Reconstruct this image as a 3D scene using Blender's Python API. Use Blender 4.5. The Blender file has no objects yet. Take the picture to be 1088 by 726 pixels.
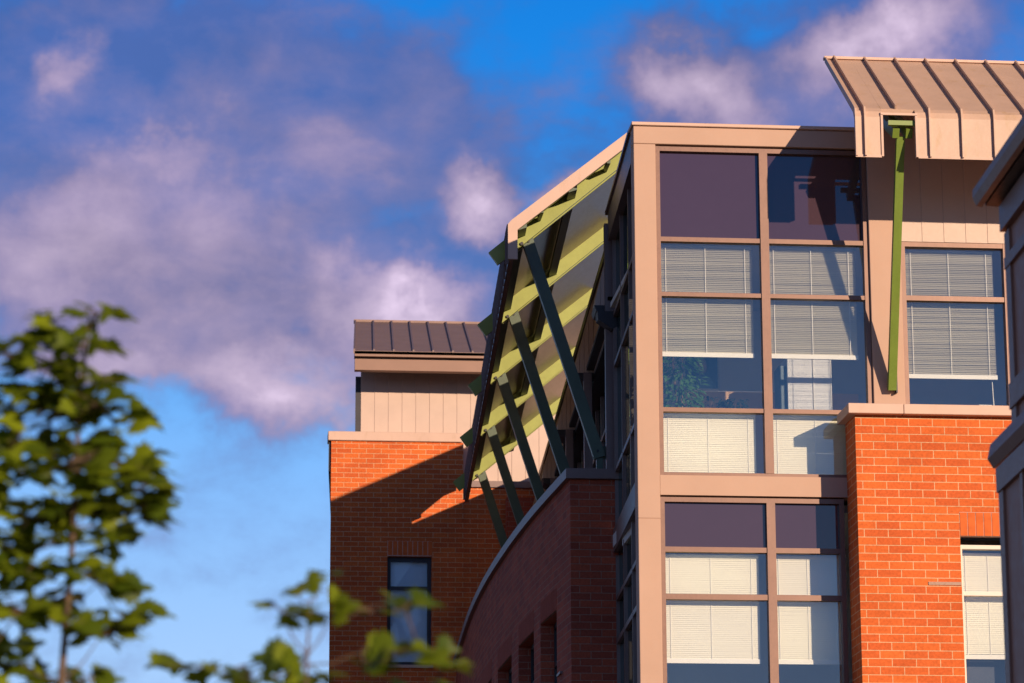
import bpy, bmesh, math, random
from mathutils import Vector, Matrix
random.seed(7)
SC = bpy.context.scene
COL = SC.collection

# ------------------------------------------------------------------ camera
cam_d = bpy.data.cameras.new('camera'); cam = bpy.data.objects.new('camera', cam_d); COL.objects.link(cam)
SC.camera = cam
yaw, pitch, roll = math.radians(5.46), math.atan(797/3347.), math.radians(.18)
fw = Vector((math.sin(yaw)*math.cos(pitch), math.cos(yaw)*math.cos(pitch), math.sin(pitch)))
rt = Vector((math.cos(yaw), -math.sin(yaw), 0)); up = rt.cross(fw)
rt2 = rt*math.cos(roll) - up*math.sin(roll); up2 = up*math.cos(roll) + rt*math.sin(roll)
cam.matrix_world = Matrix(((rt2.x, up2.x, -fw.x, 0), (rt2.y, up2.y, -fw.y, -38.9), (rt2.z, up2.z, -fw.z, 1.6), (0, 0, 0, 1)))
cam_d.sensor_width = 36; cam_d.lens = 3347*36/1088.; cam_d.clip_start = .1; cam_d.clip_end = 5000
cam_d.dof.use_dof = True; cam_d.dof.focus_distance = 40.3; cam_d.dof.aperture_fstop = 3.6; cam_d.dof.aperture_blades = 7

# ------------------------------------------------------------------ view, sun, sky
SC.view_settings.view_transform = 'Standard'; SC.view_settings.look = 'None'
SC.view_settings.exposure = 0.15; SC.view_settings.gamma = 1.0
SC.cycles.transparent_max_bounces = 24; SC.cycles.max_bounces = 8
SUN = Vector((.56, -1, .27)).normalized()        # towards the sun
sd = bpy.data.lights.new('sun', 'SUN'); sun = bpy.data.objects.new('sun', sd); COL.objects.link(sun)
sd.energy = 5.0; sd.angle = math.radians(.5); sd.color = (1, .76, .53)
sun.rotation_euler = SUN.to_track_quat('Z', 'Y').to_euler()
world = bpy.data.worlds.new('World'); SC.world = world; world.use_nodes = True

class NT:
    """tiny node-graph helper"""
    def __init__(s, tree): s.t = tree; s.n = tree.nodes; s.l = tree.links
    def new(s, kind, **kw):
        n = s.n.new(kind)
        for k, v in kw.items(): setattr(n, k, v)
        return n
    def put(s, sock, v):
        if isinstance(v, bpy.types.NodeSocket): s.l.new(v, sock)
        elif v is not None: sock.default_value = v
    def math(s, op, a, b=None, c=None, clamp=False):
        n = s.new('ShaderNodeMath', operation=op, use_clamp=clamp)
        s.put(n.inputs[0], a); s.put(n.inputs[1], b)
        if c is not None: s.put(n.inputs[2], c)
        return n.outputs[0]
    def vec(s, op, a, b=None, out=0):
        n = s.new('ShaderNodeVectorMath', operation=op); s.put(n.inputs[0], a)
        if b is not None:
            if op == 'SCALE': s.put(n.inputs[3], b)
            else: s.put(n.inputs[1], b)
        return n.outputs[out]
    def rng(s, v, a, b, c=0., d=1., smooth=False):
        n = s.new('ShaderNodeMapRange'); n.interpolation_type = 'SMOOTHSTEP' if smooth else 'LINEAR'
        for i, x in enumerate((v, a, b, c, d)): s.put(n.inputs[i], x)
        return n.outputs[0]
    def mix(s, f, a, b, mode='MIX'):
        n = s.new('ShaderNodeMix', data_type='RGBA', blend_type=mode)
        s.put(n.inputs[0], f); s.put(n.inputs[6], a); s.put(n.inputs[7], b)
        return n.outputs[2]
    def noise(s, vec, scale, detail=4., rough=.5, dist=0., col=False):
        n = s.new('ShaderNodeTexNoise')
        if vec is not None: s.put(n.inputs['Vector'], vec)
        n.inputs['Scale'].default_value = scale; n.inputs['Detail'].default_value = detail
        n.inputs['Roughness'].default_value = rough; n.inputs['Distortion'].default_value = dist
        return n.outputs['Color' if col else 'Fac']

def build_sky():
    g = NT(world.node_tree); g.n.clear()
    out = g.new('ShaderNodeOutputWorld'); bg = g.new('ShaderNodeBackground')
    g.l.new(bg.outputs[0], out.inputs[0])
    sky = g.new('ShaderNodeTexSky', sky_type='NISHITA'); sky.sun_disc = False
    sky.sun_elevation = math.asin(SUN.z); sky.sun_rotation = math.atan2(SUN.x, SUN.y)
    sky.air_density = 1.0; sky.dust_density = .3; sky.ozone_density = 3.0
    tc = g.new('ShaderNodeTexCoord'); d = g.vec('NORMALIZE', tc.outputs['Generated'])
    sp = g.new('ShaderNodeSeparateXYZ'); g.l.new(d, sp.inputs[0])
    el = g.math('MULTIPLY', g.math('ARCSINE', sp.outputs[2]), 57.2958)
    az = g.math('MULTIPLY', g.math('ARCTAN2', sp.outputs[0], sp.outputs[1]), 57.2958)
    cb = g.new('ShaderNodeCombineXYZ'); g.l.new(az, cb.inputs[0]); g.l.new(el, cb.inputs[1])
    ang = cb.outputs[0]
    # the blue: a deep, polarised evening blue graded over the physical sky
    rp = g.new('ShaderNodeValToRGB'); g.put(rp.inputs[0], g.rng(el, 0, 60))
    e = rp.color_ramp.elements
    stops = [(0, (.42, .56, .74)), (7/60, (.37, .58, .92)), (11/60, (.21, .47, .92)), (13.5/60, (.09, .37, .87)), (17/60, (.010, .245, .78)), (20/60, (.004, .20, .70)), (.6, (.02, .08, .24)), (1, (.02, .05, .14))]
    e[0].position, e[0].color = stops[0][0], stops[0][1]+(1,)
    e[1].position, e[1].color = stops[-1][0], stops[-1][1]+(1,)
    for p, c in stops[1:-1]:
        x = e.new(p); x.color = c+(1,)
    nish = g.vec('SCALE', sky.outputs[0], .09)
    base = g.mix(.96, nish, rp.outputs[0])
    # clouds
    wa = g.noise(ang, .22, 3, .55, col=True)
    wb = g.noise(ang, .9, 4, .6, col=True)
    w = g.vec('ADD', g.vec('SCALE', g.vec('SUBTRACT', wa, (.5, .5, .5)), 3.6), g.vec('SCALE', g.vec('SUBTRACT', wb, (.5, .5, .5)), 1.5))
    pos = g.vec('MULTIPLY', g.vec('ADD', ang, w), (1, 1, 0))
    def blobs(lst):
        tot = None
        for (a, b, ra, rb, wt) in lst:
            v = g.vec('MULTIPLY', g.vec('SUBTRACT', pos, (a, b, 0)), (1/ra, 1/rb, 0))
            L = g.vec('LENGTH', v, out=1)
            m = g.rng(L, 0, 1, wt, 0, smooth=True)
            tot = m if tot is None else g.math('ADD', tot, m)
        return tot
    body = blobs([(4.6, 17.8, 3.6, 2.8, .38), (6.0, 16.6, 2.6, 1.6, .3), (1.3, 13.3, 3.8, 1.7, .75), (4.9, 15.2, 2.8, 1.7, .75), (10.8, 18.3, 3.4, 1.6, .7), (7.2, 17.0, 2.2, 1.0, .3), (-3.8, 18.2, 4.6, 3.2, 1.1), (0.8, 18.0, 5.0, 3.4, 1.15), (2.8, 16.8, 3.8, 2.8, .8), (-.5, 16.2, 5, 2.2, .5), (-3, 15.0, 5, 2.6, 1.25), (.8, 14.6, 4.2, 1.9, 1.0), (-1.6, 13.5, 3.8, 1.3, .8),
                  (.6, 12.3, 2.7, 1.2, 1.0), (3.4, 14.3, 2.8, 1.2, .95), (5.1, 16.0, 1.3, 1.0, 1.0), (4.6, 14.4, 2.0, 1.4, .9), (3.5, 13.0, 2.2, .9, .5),
                  (12.8, 19.3, 4.6, 2.2, 1.4), (9.0, 17.9, 2.3, 2.0, 1.1), (9.4, 16.9, 2.0, .9, .6), (14.0, 18.7, 1.5, 1.2, .6), (11.6, 17.6, 2.4, 1.2, .6), (6.7, 16.5, .9, .45, .6)])
    aa = g.math('ABSOLUTE', g.math('SUBTRACT', az, 5.))
    side = g.rng(aa, 145, 160, 1, 0)
    far = g.math('MULTIPLY', g.rng(aa, 16, 32, 0, 1), g.math('MAXIMUM', side, .5))
    hi = g.rng(el, 24, 40, 0, 1)
    far = g.math('MAXIMUM', far, hi)
    fn = g.math('MULTIPLY', g.rng(g.noise(d, 3.2, 6, .6), .3, .52), far)
    n1 = g.noise(g.vec('MULTIPLY', ang, (.8, 1.25, 1)), .55, 10, .54, .25)
    n2 = g.noise(g.vec('MULTIPLY', ang, (.6, 1.3, 1)), .3, 6, .5)
    n3 = g.noise(g.vec('MULTIPLY', ang, (.9, 1.2, 1)), 1.7, 8, .6)
    tex = g.math('ADD', g.math('MULTIPLY', g.math('SUBTRACT', n1, .5), 1.9), g.math('MULTIPLY', g.math('SUBTRACT', n3, .5), .5))
    dens = g.math('ADD', body, tex)
    dens = g.math('MAXIMUM', g.rng(dens, -.2, 1.0, 0, .93, smooth=True), g.math('MULTIPLY', fn, .9))
    lit = blobs([(.5, 15.8, 5.5, 2.2, .42), (2.4, 17.6, 4.2, 2.4, .26), (-2.2, 16.6, 3.4, 1.8, .22), (2.6, 13.4, 3.0, 1.6, .4), (10.8, 18.2, 3.5, 1.6, .35), (-1.6, 13.4, 4.0, 1.2, .95), (1.1, 12.6, 3.0, 1.5, 1.05), (3.6, 14.2, 2.6, 1.0, 1.2), (5.0, 16.0, 1.7, 1.2, 1.2), (-3.2, 15.2, 4.2, 2.0, .75), (.5, 14.6, 3.0, 1.4, .45), (-2.7, 18.2, .9, .8, .6), (-1.0, 16.6, 1.4, .6, .35),
                 (12.6, 19.0, 3.2, 1.3, 1.25), (9.0, 17.9, 1.6, 1.4, .9), (6.7, 16.5, 1.0, .6, .8)])
    lit = g.math('ADD', lit, g.math('MULTIPLY', tex, .62))
    lit = g.rng(lit, .0, 1.35)
    dens = g.math('MULTIPLY', dens, g.math('MAXIMUM', g.rng(lit, .02, .38, .80, 1.), hi))
    r2 = g.new('ShaderNodeValToRGB'); g.put(r2.inputs[0], lit)
    e = r2.color_ramp.elements
    e[0].position, e[0].color = 0, (.085, .105, .29, 1)
    e[1].position, e[1].color = 1, (.74, .58, .74, 1)
    x = e.new(.28); x.color = (.185, .175, .36, 1)
    x = e.new(.55); x.color = (.36, .28, .43, 1)
    x = e.new(.8); x.color = (.52, .40, .54, 1)
    dark = g.rng(n2, .35, .65, .85, 1.12)
    ccol = g.vec('MULTIPLY', r2.outputs[0], g.vec('SCALE', (1, 1, 1), dark))
    # grey cloud banks out of view, added to dim and warm the fill light
    ccol = g.mix(g.math('MULTIPLY', fn, g.math('MAXIMUM', side, hi)), ccol, (.105, .078, .074, 1))
    col = g.mix(dens, base, ccol)
    g.l.new(col, bg.inputs[0]); bg.inputs[1].default_value = 1.0
build_sky()

# ------------------------------------------------------------------ materials
MATS = {}
def new_mat(name):
    m = bpy.data.materials.new(name); m.use_nodes = True; MATS[name] = m
    g = NT(m.node_tree); g.n.clear(); o = g.new('ShaderNodeOutputMaterial')
    return m, g, o
def principled(g, o, col, rough=.5, metal=0., bump=None, bstr=.3, bdist=.01, spec=.5):
    b = g.new('ShaderNodeBsdfPrincipled'); g.put(b.inputs['Base Color'], col if isinstance(col, bpy.types.NodeSocket) else tuple(col)+(1,))
    g.put(b.inputs['Roughness'], rough); g.put(b.inputs['Metallic'], metal); b.inputs['Specular IOR Level'].default_value = spec
    if bump is not None:
        bn = g.new('ShaderNodeBump'); bn.inputs['Strength'].default_value = bstr; bn.inputs['Distance'].default_value = bdist
        g.put(bn.inputs['Height'], bump); g.l.new(bn.outputs[0], b.inputs['Normal'])
    if o is not None: g.l.new(b.outputs[0], o.inputs[0])
    return b
def painted(name, col, rough=.45, metal=0., var=.12, scale=2.5, stain=0., stain_col=(.3, .2, .12), bstr=.15, spec=.5):
    m, g, o = new_mat(name)
    tc = g.new('ShaderNodeTexCoord').outputs['Object']
    a = g.noise(tc, scale, 6, .6); b = g.noise(tc, scale*14, 4, .6)
    f = g.math('ADD', g.math('MULTIPLY', a, .7), g.math('MULTIPLY', b, .3))
    lo = tuple(c*(1-var) for c in col)+(1,); hi = tuple(min(1, c*(1+var)) for c in col)+(1,)
    c = g.mix(g.rng(f, .35, .65), lo, hi)
    if stain:
        s = g.noise(g.vec('MULTIPLY', tc, (1, 1, .35)), scale*2.2, 5, .65)
        c = g.mix(g.rng(s, .56, .72, 0, stain), c, tuple(stain_col)+(1,))
    principled(g, o, c, g.rng(b, .3, .7, rough*.85, min(1, rough*1.15)), metal, a, bstr, .01, spec)
    return m
painted('tan_panel', (.50, .325, .245), .7, var=.05, scale=1.1, stain=.25, stain_col=(.48, .29, .20), spec=.3)
painted('tan_trim', (.60, .41, .33), .55, var=.05, stain=.35, stain_col=(.46, .30, .2), spec=.3)
painted('roof_metal', (.52, .35, .265), .5, .0, bstr=.5, var=.06, scale=3, stain=.5, stain_col=(.42, .26, .12))
painted('clad_metal', (.52, .375, .31), .5, .0, var=.05, stain=.1, stain_col=(.5, .33, .25))
painted('bronze_frame', (.185, .10, .075), .4, .3, var=.08)
painted('purple_bronze', (.20, .135, .125), .45, .3, var=.08)  # the frames' bronze, with the purple of its shade put into the colour
painted('dark_roof', (.24, .155, .135), .5, .3, var=.1, stain=.3, stain_col=(.2, .15, .04))
painted('brown_trim', (.26, .15, .11), .5, .2, var=.06)
painted('lime_paint', (.27, .30, .058), .42, var=.1, scale=3, stain=.3, stain_col=(.24, .25, .04))
painted('shaded_lime', (.075, .105, .07), .42, var=.15, scale=3)  # dark copy of the lime paint, shade under the canopy put into the colour
painted('olive_paint', (.155, .225, .03), .42, var=.1, scale=3, stain=.3, stain_col=(.16, .17, .03))
painted('wing_panel', (.44, .23, .165), .6, var=.06, scale=.8)
painted('wing_trim', (.30, .165, .12), .5, .2, var=.08)
painted('soffit_metal', (.26, .185, .14), .34, .35, var=.1, scale=1.3, bstr=.01)
painted('dark_metal', (.035, .033, .04), .5, .3, var=.2)
painted('spandrel_glass', (.062, .036, .052), .03, .0, var=.04, scale=.6, bstr=.02, spec=1.)
painted('room_wall', (.6, .57, .55), .8, var=.04)
painted('room_ceiling', (.6, .58, .55), .9, var=.03)
painted('room_pale', (.7, .75, .8), .8, var=.04)
painted('sky_reflection_blue', (.76, .88, .96), .8, var=.02)  # pale blue standing in for sky reflected in the slim window
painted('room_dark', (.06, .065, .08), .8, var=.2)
painted('sun_strip_tan', (.62, .40, .24), .9, var=.06)  # tan imitating sunlight on the room's back wall
painted('cabinet_paint', (.84, .86, .88), .45, var=.03)
painted('cabinet_side', (.10, .16, .2), .5, var=.05)
painted('white_plastic', (.82, .80, .74), .4, var=.03)
painted('teal_felt', (.02, .13, .15), .8, var=.1)
painted('blind_slat', (.86, .82, .68), .5, var=.02, scale=1)
painted('blind_tape', (.85, .82, .74), .6, var=.02)
painted('picture_border', (.5, .5, .48), .4)
painted('bark', (.11, .07, .045), .85, var=.3, scale=18, bstr=.8)
painted('pot_clay', (.3, .12, .06), .8)
painted('paving', (.14, .115, .095), .9, var=.2, scale=.4)
painted('window_white', (.7, .62, .55), .5, var=.03)

def brick(name, c1, c2, mortar, rough=.85, ox=0., oz=0.):
    m, g, o = new_mat(name)
    uv = g.new('ShaderNodeUVMap').outputs[0]
    v = g.vec('ADD', uv, (ox, oz, 0))
    t = g.new('ShaderNodeTexBrick'); g.l.new(v, t.inputs['Vector'])
    t.offset = .5; t.inputs['Scale'].default_value = 1.
    t.inputs['Brick Width'].default_value = .3048; t.inputs['Row Height'].default_value = .1016
    t.inputs['Mortar Size'].default_value = .0062; t.inputs['Mortar Smooth'].default_value = .25; t.inputs['Bias'].default_value = 0.
    t.inputs['Color1'].default_value = c1+(1,); t.inputs['Color2'].default_value = c2+(1,); t.inputs['Mortar'].default_value = mortar+(1,)
    n = g.noise(v, 28, 5, .65); big = g.noise(v, 1.3, 3, .6)
    c = g.mix(1., t.outputs['Color'], g.mix(g.rng(n, .3, .7), (.78, .78, .78, 1), (1.16, 1.16, 1.16, 1)), 'MULTIPLY')
    c = g.mix(1., c, g.mix(g.rng(big, .35, .65), (.9, .88, .86, 1), (1.06, 1.05, 1.04, 1)), 'MULTIPLY')
    h = g.math('ADD', g.math('MULTIPLY', g.math('SUBTRACT', 1., t.outputs['Fac']), 1.), g.math('MULTIPLY', n, .35))
    principled(g, o, c, rough, 0, h, .55, .008, .25)
    return m
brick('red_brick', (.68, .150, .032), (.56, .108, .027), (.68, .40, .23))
painted('shade_clay', (.36, .08, .045), .85, var=.12, scale=9, spec=.25)  # clay darkened for the shaded wall, shade put into the colour
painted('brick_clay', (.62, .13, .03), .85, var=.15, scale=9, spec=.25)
brick('shade_brick', (.46, .10, .05), (.30, .065, .04), (.36, .19, .14))  # darker copy of the red brick, side wall shade put into its colour

def make_glass(name, tint, refl, base_refl):
    m, g, o = new_mat(name)
    tr = g.new('ShaderNodeBsdfTransparent'); tr.inputs[0].default_value = tint+(1,)
    gl = g.new('ShaderNodeBsdfGlossy'); gl.inputs['Color'].default_value = refl+(1,); gl.inputs['Roughness'].default_value = 0.
    tc = g.new('ShaderNodeTexCoord').outputs['Object']
    bn = g.new('ShaderNodeBump'); bn.inputs['Strength'].default_value = .06; bn.inputs['Distance'].default_value = .02
    g.put(bn.inputs['Height'], g.noise(tc, .9, 2, .4)); g.l.new(bn.outputs[0], gl.inputs['Normal'])
    lw = g.new('ShaderNodeFresnel'); lw.inputs[0].default_value = 1.5
    f = g.math('ADD', lw.outputs[0], base_refl, clamp=True)
    mx = g.new('ShaderNodeMixShader'); g.put(mx.inputs[0], f)
    g.l.new(tr.outputs[0], mx.inputs[1]); g.l.new(gl.outputs[0], mx.inputs[2]); g.l.new(mx.outputs[0], o.inputs[0])
    return m
make_glass('window_glass', (.95, .97, .97), (.8, .92, 1.), .13)
make_glass('blue_glass', (.96, .98, 1), (.8, .9, 1.), .0)
make_glass('side_glass', (.25, .32, .34), (.45, .6, .62), .05)

def leaf_mat(name, a, b, trans):
    m, g, o = new_mat(name)
    geo = g.new('ShaderNodeObjectInfo')
    at = g.new('ShaderNodeAttribute', attribute_name='tone')
    tc = g.new('ShaderNodeTexCoord').outputs['Object']
    f = g.math('ADD', g.math('MULTIPLY', at.outputs['Fac'], .8), g.math('MULTIPLY', g.noise(tc, 12, 3, .6), .2))
    c = g.mix(f, a+(1,), b+(1,))
    p = principled(g, None, c, .5, 0, None, spec=.35)
    t = g.new('ShaderNodeBsdfTranslucent'); g.l.new(g.mix(.5, c, trans+(1,)), t.inputs[0])
    mx = g.new('ShaderNodeMixShader'); mx.inputs[0].default_value = .45
    g.l.new(p.outputs[0], mx.inputs[1]); g.l.new(t.outputs[0], mx.inputs[2]); g.l.new(mx.outputs[0], o.inputs[0])
leaf_mat('maple_leaf', (.035, .075, .006), (.27, .33, .012), (.32, .38, .012))
leaf_mat('house_leaf', (.06, .16, .05), (.22, .42, .12), (.3, .5, .1))
leaf_mat('house_leaf_dark', (.02, .05, .04), (.04, .09, .07), (.05, .1, .05))

# portrait: flat printed picture with soft face shape
def portrait_mat():
    m, g, o = new_mat('portrait_print')
    tc = g.new('ShaderNodeTexCoord').outputs['Generated']
    def spot(x, z, rx, rz):
        v = g.vec('MULTIPLY', g.vec('SUBTRACT', tc, (x, .5, z)), (1/rx, 0, 1/rz))
        return g.rng(g.vec('LENGTH', v, out=1), .75, 1.1, 1, 0)
    c = g.mix(spot(.5, .0, .42, .34), (.05, .09, .14, 1), (.22, .34, .40, 1))
    c = g.mix(spot(.5, .62, .24, .27), c, (.03, .03, .04, 1))
    c = g.mix(spot(.5, .55, .17, .22), c, (.42, .26, .2, 1))
    principled(g, o, c, .4)
portrait_mat()

# ------------------------------------------------------------------ mesh helpers
class MB:
    def __init__(s, tf=None): s.v = []; s.f = []; s.uv = {}; s.tf = tf
    def add(s, pts, faces, uvs=None):
        b = len(s.v); s.v += [tuple(p) for p in pts]
        for i, fc in enumerate(faces):
            s.f.append(tuple(b+k for k in fc))
            if uvs: s.uv[len(s.f)-1] = uvs[i]
    def box(s, x0, x1, y0, y1, z0, z1):
        p = [(x0, y0, z0), (x1, y0, z0), (x1, y1, z0), (x0, y1, z0), (x0, y0, z1), (x1, y0, z1), (x1, y1, z1), (x0, y1, z1)]
        s.add(p, [(0, 3, 2, 1), (4, 5, 6, 7), (0, 1, 5, 4), (1, 2, 6, 5), (2, 3, 7, 6), (3, 0, 4, 7)]); return s
    def prism(s, poly, fn, lo, hi):
        """poly: 2-D outline; fn(u, v, t) -> 3-D; extruded from t=lo to t=hi"""
        n = len(poly); p = [fn(u, v, lo) for u, v in poly]+[fn(u, v, hi) for u, v in poly]
        fs = [tuple(range(n))[::-1], tuple(range(n, 2*n))]+[(i, (i+1) % n, n+(i+1) % n, n+i) for i in range(n)]
        s.add(p, fs); return s
    def bar(s, a, b, w, h, side=(0, 1, 0)):
        """box beam a->b; w along `side`, h across both"""
        a, b = Vector(a), Vector(b); d = (b-a).normalized(); sd_ = Vector(side); sd_ = (sd_-d*sd_.dot(d)).normalized(); u = d.cross(sd_)
        p = []
        for q in (a, b):
            for i, j in ((-1, -1), (1, -1), (1, 1), (-1, 1)): p.append(q+sd_*(i*w/2)+u*(j*h/2))
        s.add(p, [(0, 3, 2, 1), (4, 5, 6, 7), (0, 1, 5, 4), (1, 2, 6, 5), (2, 3, 7, 6), (3, 0, 4, 7)]); return s
    def tube(s, pts, rads, n=8):
        pts = [Vector(p) for p in pts]; b = len(s.v); rings = []
        for i, p in enumerate(pts):
            d = (pts[min(i+1, len(pts)-1)]-pts[max(i-1, 0)]).normalized()
            a = d.orthogonal().normalized(); c = d.cross(a)
            rings.append([p+(a*math.cos(t)+c*math.sin(t))*rads[i] for t in [2*math.pi*k/n for k in range(n)]])
        P = [q for r in rings for q in r]; F = []
        for i in range(len(pts)-1):
            for k in range(n): F.append((i*n+k, i*n+(k+1) % n, (i+1)*n+(k+1) % n, (i+1)*n+k))
        F.append(tuple(range(n))[::-1]); F.append(tuple((len(pts)-1)*n+k for k in range(n)))
        s.add(P, F); return s
    def build(s, name, mat, parent=None, smooth=False, bevel=0.):
        me = bpy.data.meshes.new(name)
        vs = [s.tf(*p) for p in s.v] if s.tf else s.v
        me.from_pydata([tuple(p) for p in vs], [], s.f); me.update()
        bm = bmesh.new(); bm.from_mesh(me)
        if not s.uv: bmesh.ops.recalc_face_normals(bm, faces=bm.faces)
        uvl = bm.loops.layers.uv.new('UVMap'); bm.faces.ensure_lookup_table()
        for i, f in enumerate(bm.faces):
            ex = s.uv.get(i)
            n = f.normal; t = Vector((0, 0, 1)).cross(n)
            if t.length < .2: t = None
            else: t.normalize()
            for k, lp in enumerate(f.loops):
                p = lp.vert.co
                lp[uvl].uv = ex[k] if ex else ((p.dot(t), p.z) if t else (p.x, p.y))
        bm.to_mesh(me); bm.free()
        if smooth:
            for f in me.polygons: f.use_smooth = True
        me.materials.append(MATS[mat] if isinstance(mat, str) else mat)
        o = bpy.data.objects.new(name, me); COL.objects.link(o)
        if parent: o.parent = parent
        if bevel:
            b = o.modifiers.new('bevel', 'BEVEL'); b.width = bevel; b.segments = 1; b.limit_method = 'ANGLE'
        return o
def thing(name, label, cat, loc=(0, 0, 0), group=None):
    o = bpy.data.objects.new(name, None); o.empty_display_size = .2; COL.objects.link(o); o.location = loc
    o['label'] = label; o['category'] = cat
    if group: o['group'] = group
    return o
def tag(o, label, cat, group=None):
    o['label'] = label; o['category'] = cat
    if group: o['group'] = group
    return o
K = .047                                    # the side wall runs back at a slight angle
def SH(x, y, z): return (x+K*y, y, z)
class LMB(MB):
    """mesh written in world metres for a part whose parent stands at the origin"""

# ------------------------------------------------------------------ ground
g_ = MB(); g_.box(-600, 600, -600, 900, -.5, 0)
go = g_.build('ground', 'paving'); go['kind'] = 'structure'

# ================================================================== the main office building
office = thing('office_building', 'brick and tan office building with tall corner windows and lime green roof brackets', 'building')
def P(name, mb, mat, parent=None, **kw): return mb.build(name, mat, parent or office, **kw)

# --- tan facade frame (front, Y = 0)
m = MB()
m.box(5.31, 5.595, -.02, .26, 8.64, 13.575)            # corner column
m.box(5.312, 5.593, -.012, .25, 8.6, 8.7); m.box(5.31, 5.595, -.02, .26, 4.9, 8.635); m.box(5.31, 5.595, -.02, .26, 2, 4.895)
m.box(5.31, 8.38, -.02, .26, 13.58, 13.815)         # head
P('facade_frame', m, 'tan_panel', bevel=.006)
m = MB(); m.box(5.598, 8.36, -.016, .24, 8.945, 9.20); P('spandrel_panel', m, 'tan_panel')
m = MB(); m.box(8.38, 8.79, -.024, .26, 10.02, 14.3); P('facade_pilaster', m, 'tan_panel', bevel=.006)
m = MB(); m.box(5.285, 8.40, -.055, .32, 13.82, 13.865); P('parapet_coping', m, 'tan_trim', bevel=.006)
m = MB()                                            # metal clad wall above the right window: one tray per 0.29 m
x = 8.795
while x < 14.0:
    m.prism([(0, .007), (.004, .0), (.29, .006), (.29, .06), (0, .06)], lambda u, v, t, x=x: (x+u, v, t), 12.345, 14.45); x += .29
P('wall_cladding', m, 'clad_metal')

def window(name, x0, x1, zs, yf=.03, mull=(), right=None, bar=.055, frame='bronze_frame', glass='window_glass', tf=None, spandrel=(), dep=.09, edge=.06, mw=.11, proud=.0):
    """frame grid + panes. zs = list of (z0,z1) pane openings, x openings from mull list"""
    xs = [x0]+[v for c in mull for v in (c-mw/2, c+mw/2)]+[x1]
    cols = [(xs[i], xs[i+1]) for i in range(0, len(xs), 2)]
    z0, z1 = min(z[0] for z in zs), max(z[1] for z in zs)
    m = MB(tf)
    m.box(x0-edge, x0, yf-.012, yf+dep, z0-edge*.8, z1+edge*1.0); m.box(x1, x1+edge, yf-.012, yf+dep, z0-edge*.8, z1+edge*1.0)
    m.box(x0, x1, yf-.008, yf+dep, z1, z1+edge*1.0); m.box(x0, x1, yf-.008, yf+dep, z0-edge*.8, z0)
    for c in mull: m.box(c-mw/2, c+mw/2, yf-.016-proud, yf+dep, z0, z1)
    zz = sorted(zs)
    for a, b in zip(zz[:-1], zz[1:]):
        for (u, v) in cols: m.box(u, v, yf, yf+dep, a[1], b[0])
    fr = P(name, m, frame)
    for zi, (a, b) in enumerate(zz):
        for (u, v) in cols:
            p = MB(tf); yy = yf+dep*.62
            p.add([(u-.004, yy, a-.004), (v+.004, yy, a-.004), (v+.004, yy, b+.004), (u-.004, yy, b+.004)], [(0, 1, 2, 3)])
            P('spandrel_pane' if (a, b) in spandrel else 'pane', p, 'spandrel_glass' if (a, b) in spandrel else glass, fr)
    return fr
def blind(parent, x0, x1, z0, z1, y, tilt, rail=True, tf=None, cords=(.08, .5, .92), pitch=.0245):
    m = MB(tf); n = int((z1-z0)/pitch); w = .030 if tilt < 1 else .0300; c, s_ = math.cos(tilt)*w/2, math.sin(tilt)*w/2
    for i in range(n):
        z = z1-pitch*(i+.5)+random.uniform(-.0012, .0012)
        dz = random.uniform(-.0015, .0015)
        # slightly crowned slat: three long edges
        pts = []
        for xx in (x0, x1):
            pts += [(xx, y-c, z-s_+dz), (xx, y, z+.0025+dz*.5), (xx, y+c, z+s_)]
        m.add(pts, [(0, 1, 4, 3), (1, 2, 5, 4)])
    o = P('blind', m, 'blind_slat', parent)
    t = MB(tf); W = x1-x0
    for k in cords: t.box(x0+W*k-.0035, x0+W*k+.0035, y-c-.006, y-c-.003, z0, z1)
    if rail: t.box(x0-.004, x1+.004, y-.022, y+.016, z0-.045, z0+.012)
    t.box(x0, x1, y-.018, y+.02, z1, z1+.03)
    P('blind_rail', t, 'blind_tape', parent)
    return o

# upper tall window
uz = [(9.245, 10.035), (10.09, 11.555), (11.61, 12.285), (12.345, 13.50)]
wu = window('window_frame', 5.655, 8.315, uz, mull=(7.015,), spandrel=[uz[3]])
# lower tall window
lz = [(6.0, 7.62), (7.69, 8.225), (8.29, 8.865)]
lz = [(5.0, 7.62), (7.69, 8.225), (8.29, 8.865)]
wl = window('window_frame', 5.655, 7.90, lz, mull=(7.015,), spandrel=[lz[2]])
# right window
wr = window('window_frame', 8.85, 10.15, [(10.10, 11.555), (11.62, 12.275)], yf=.0)
# blinds
YB = .215
TO, TC = math.radians(-31), math.radians(70)
for (a, b) in ((5.64, 6.875), (7.06, 8.235)):
    blind(wu, a, b, 10.84, 12.25, YB, TO)
    blind(wu, a, b, 9.22, 10.02, YB, TC, rail=False)
blind(wl, 5.64, 6.875, 6.88, 8.19, YB, TC)
blind(wl, 7.06, 7.94, 6.88, 8.19, YB, TC)
blind(wr, 8.86, 10.05, 10.60, 12.24, .17, TO)
w_ = MB(); w_.tube([(9.98, .15, 10.52), (9.985, .15, 10.33), (9.995, .15, 10.10)], [.006, .006, .009], 6); P('blind_wand', w_, 'blind_tape', wr)

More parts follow.
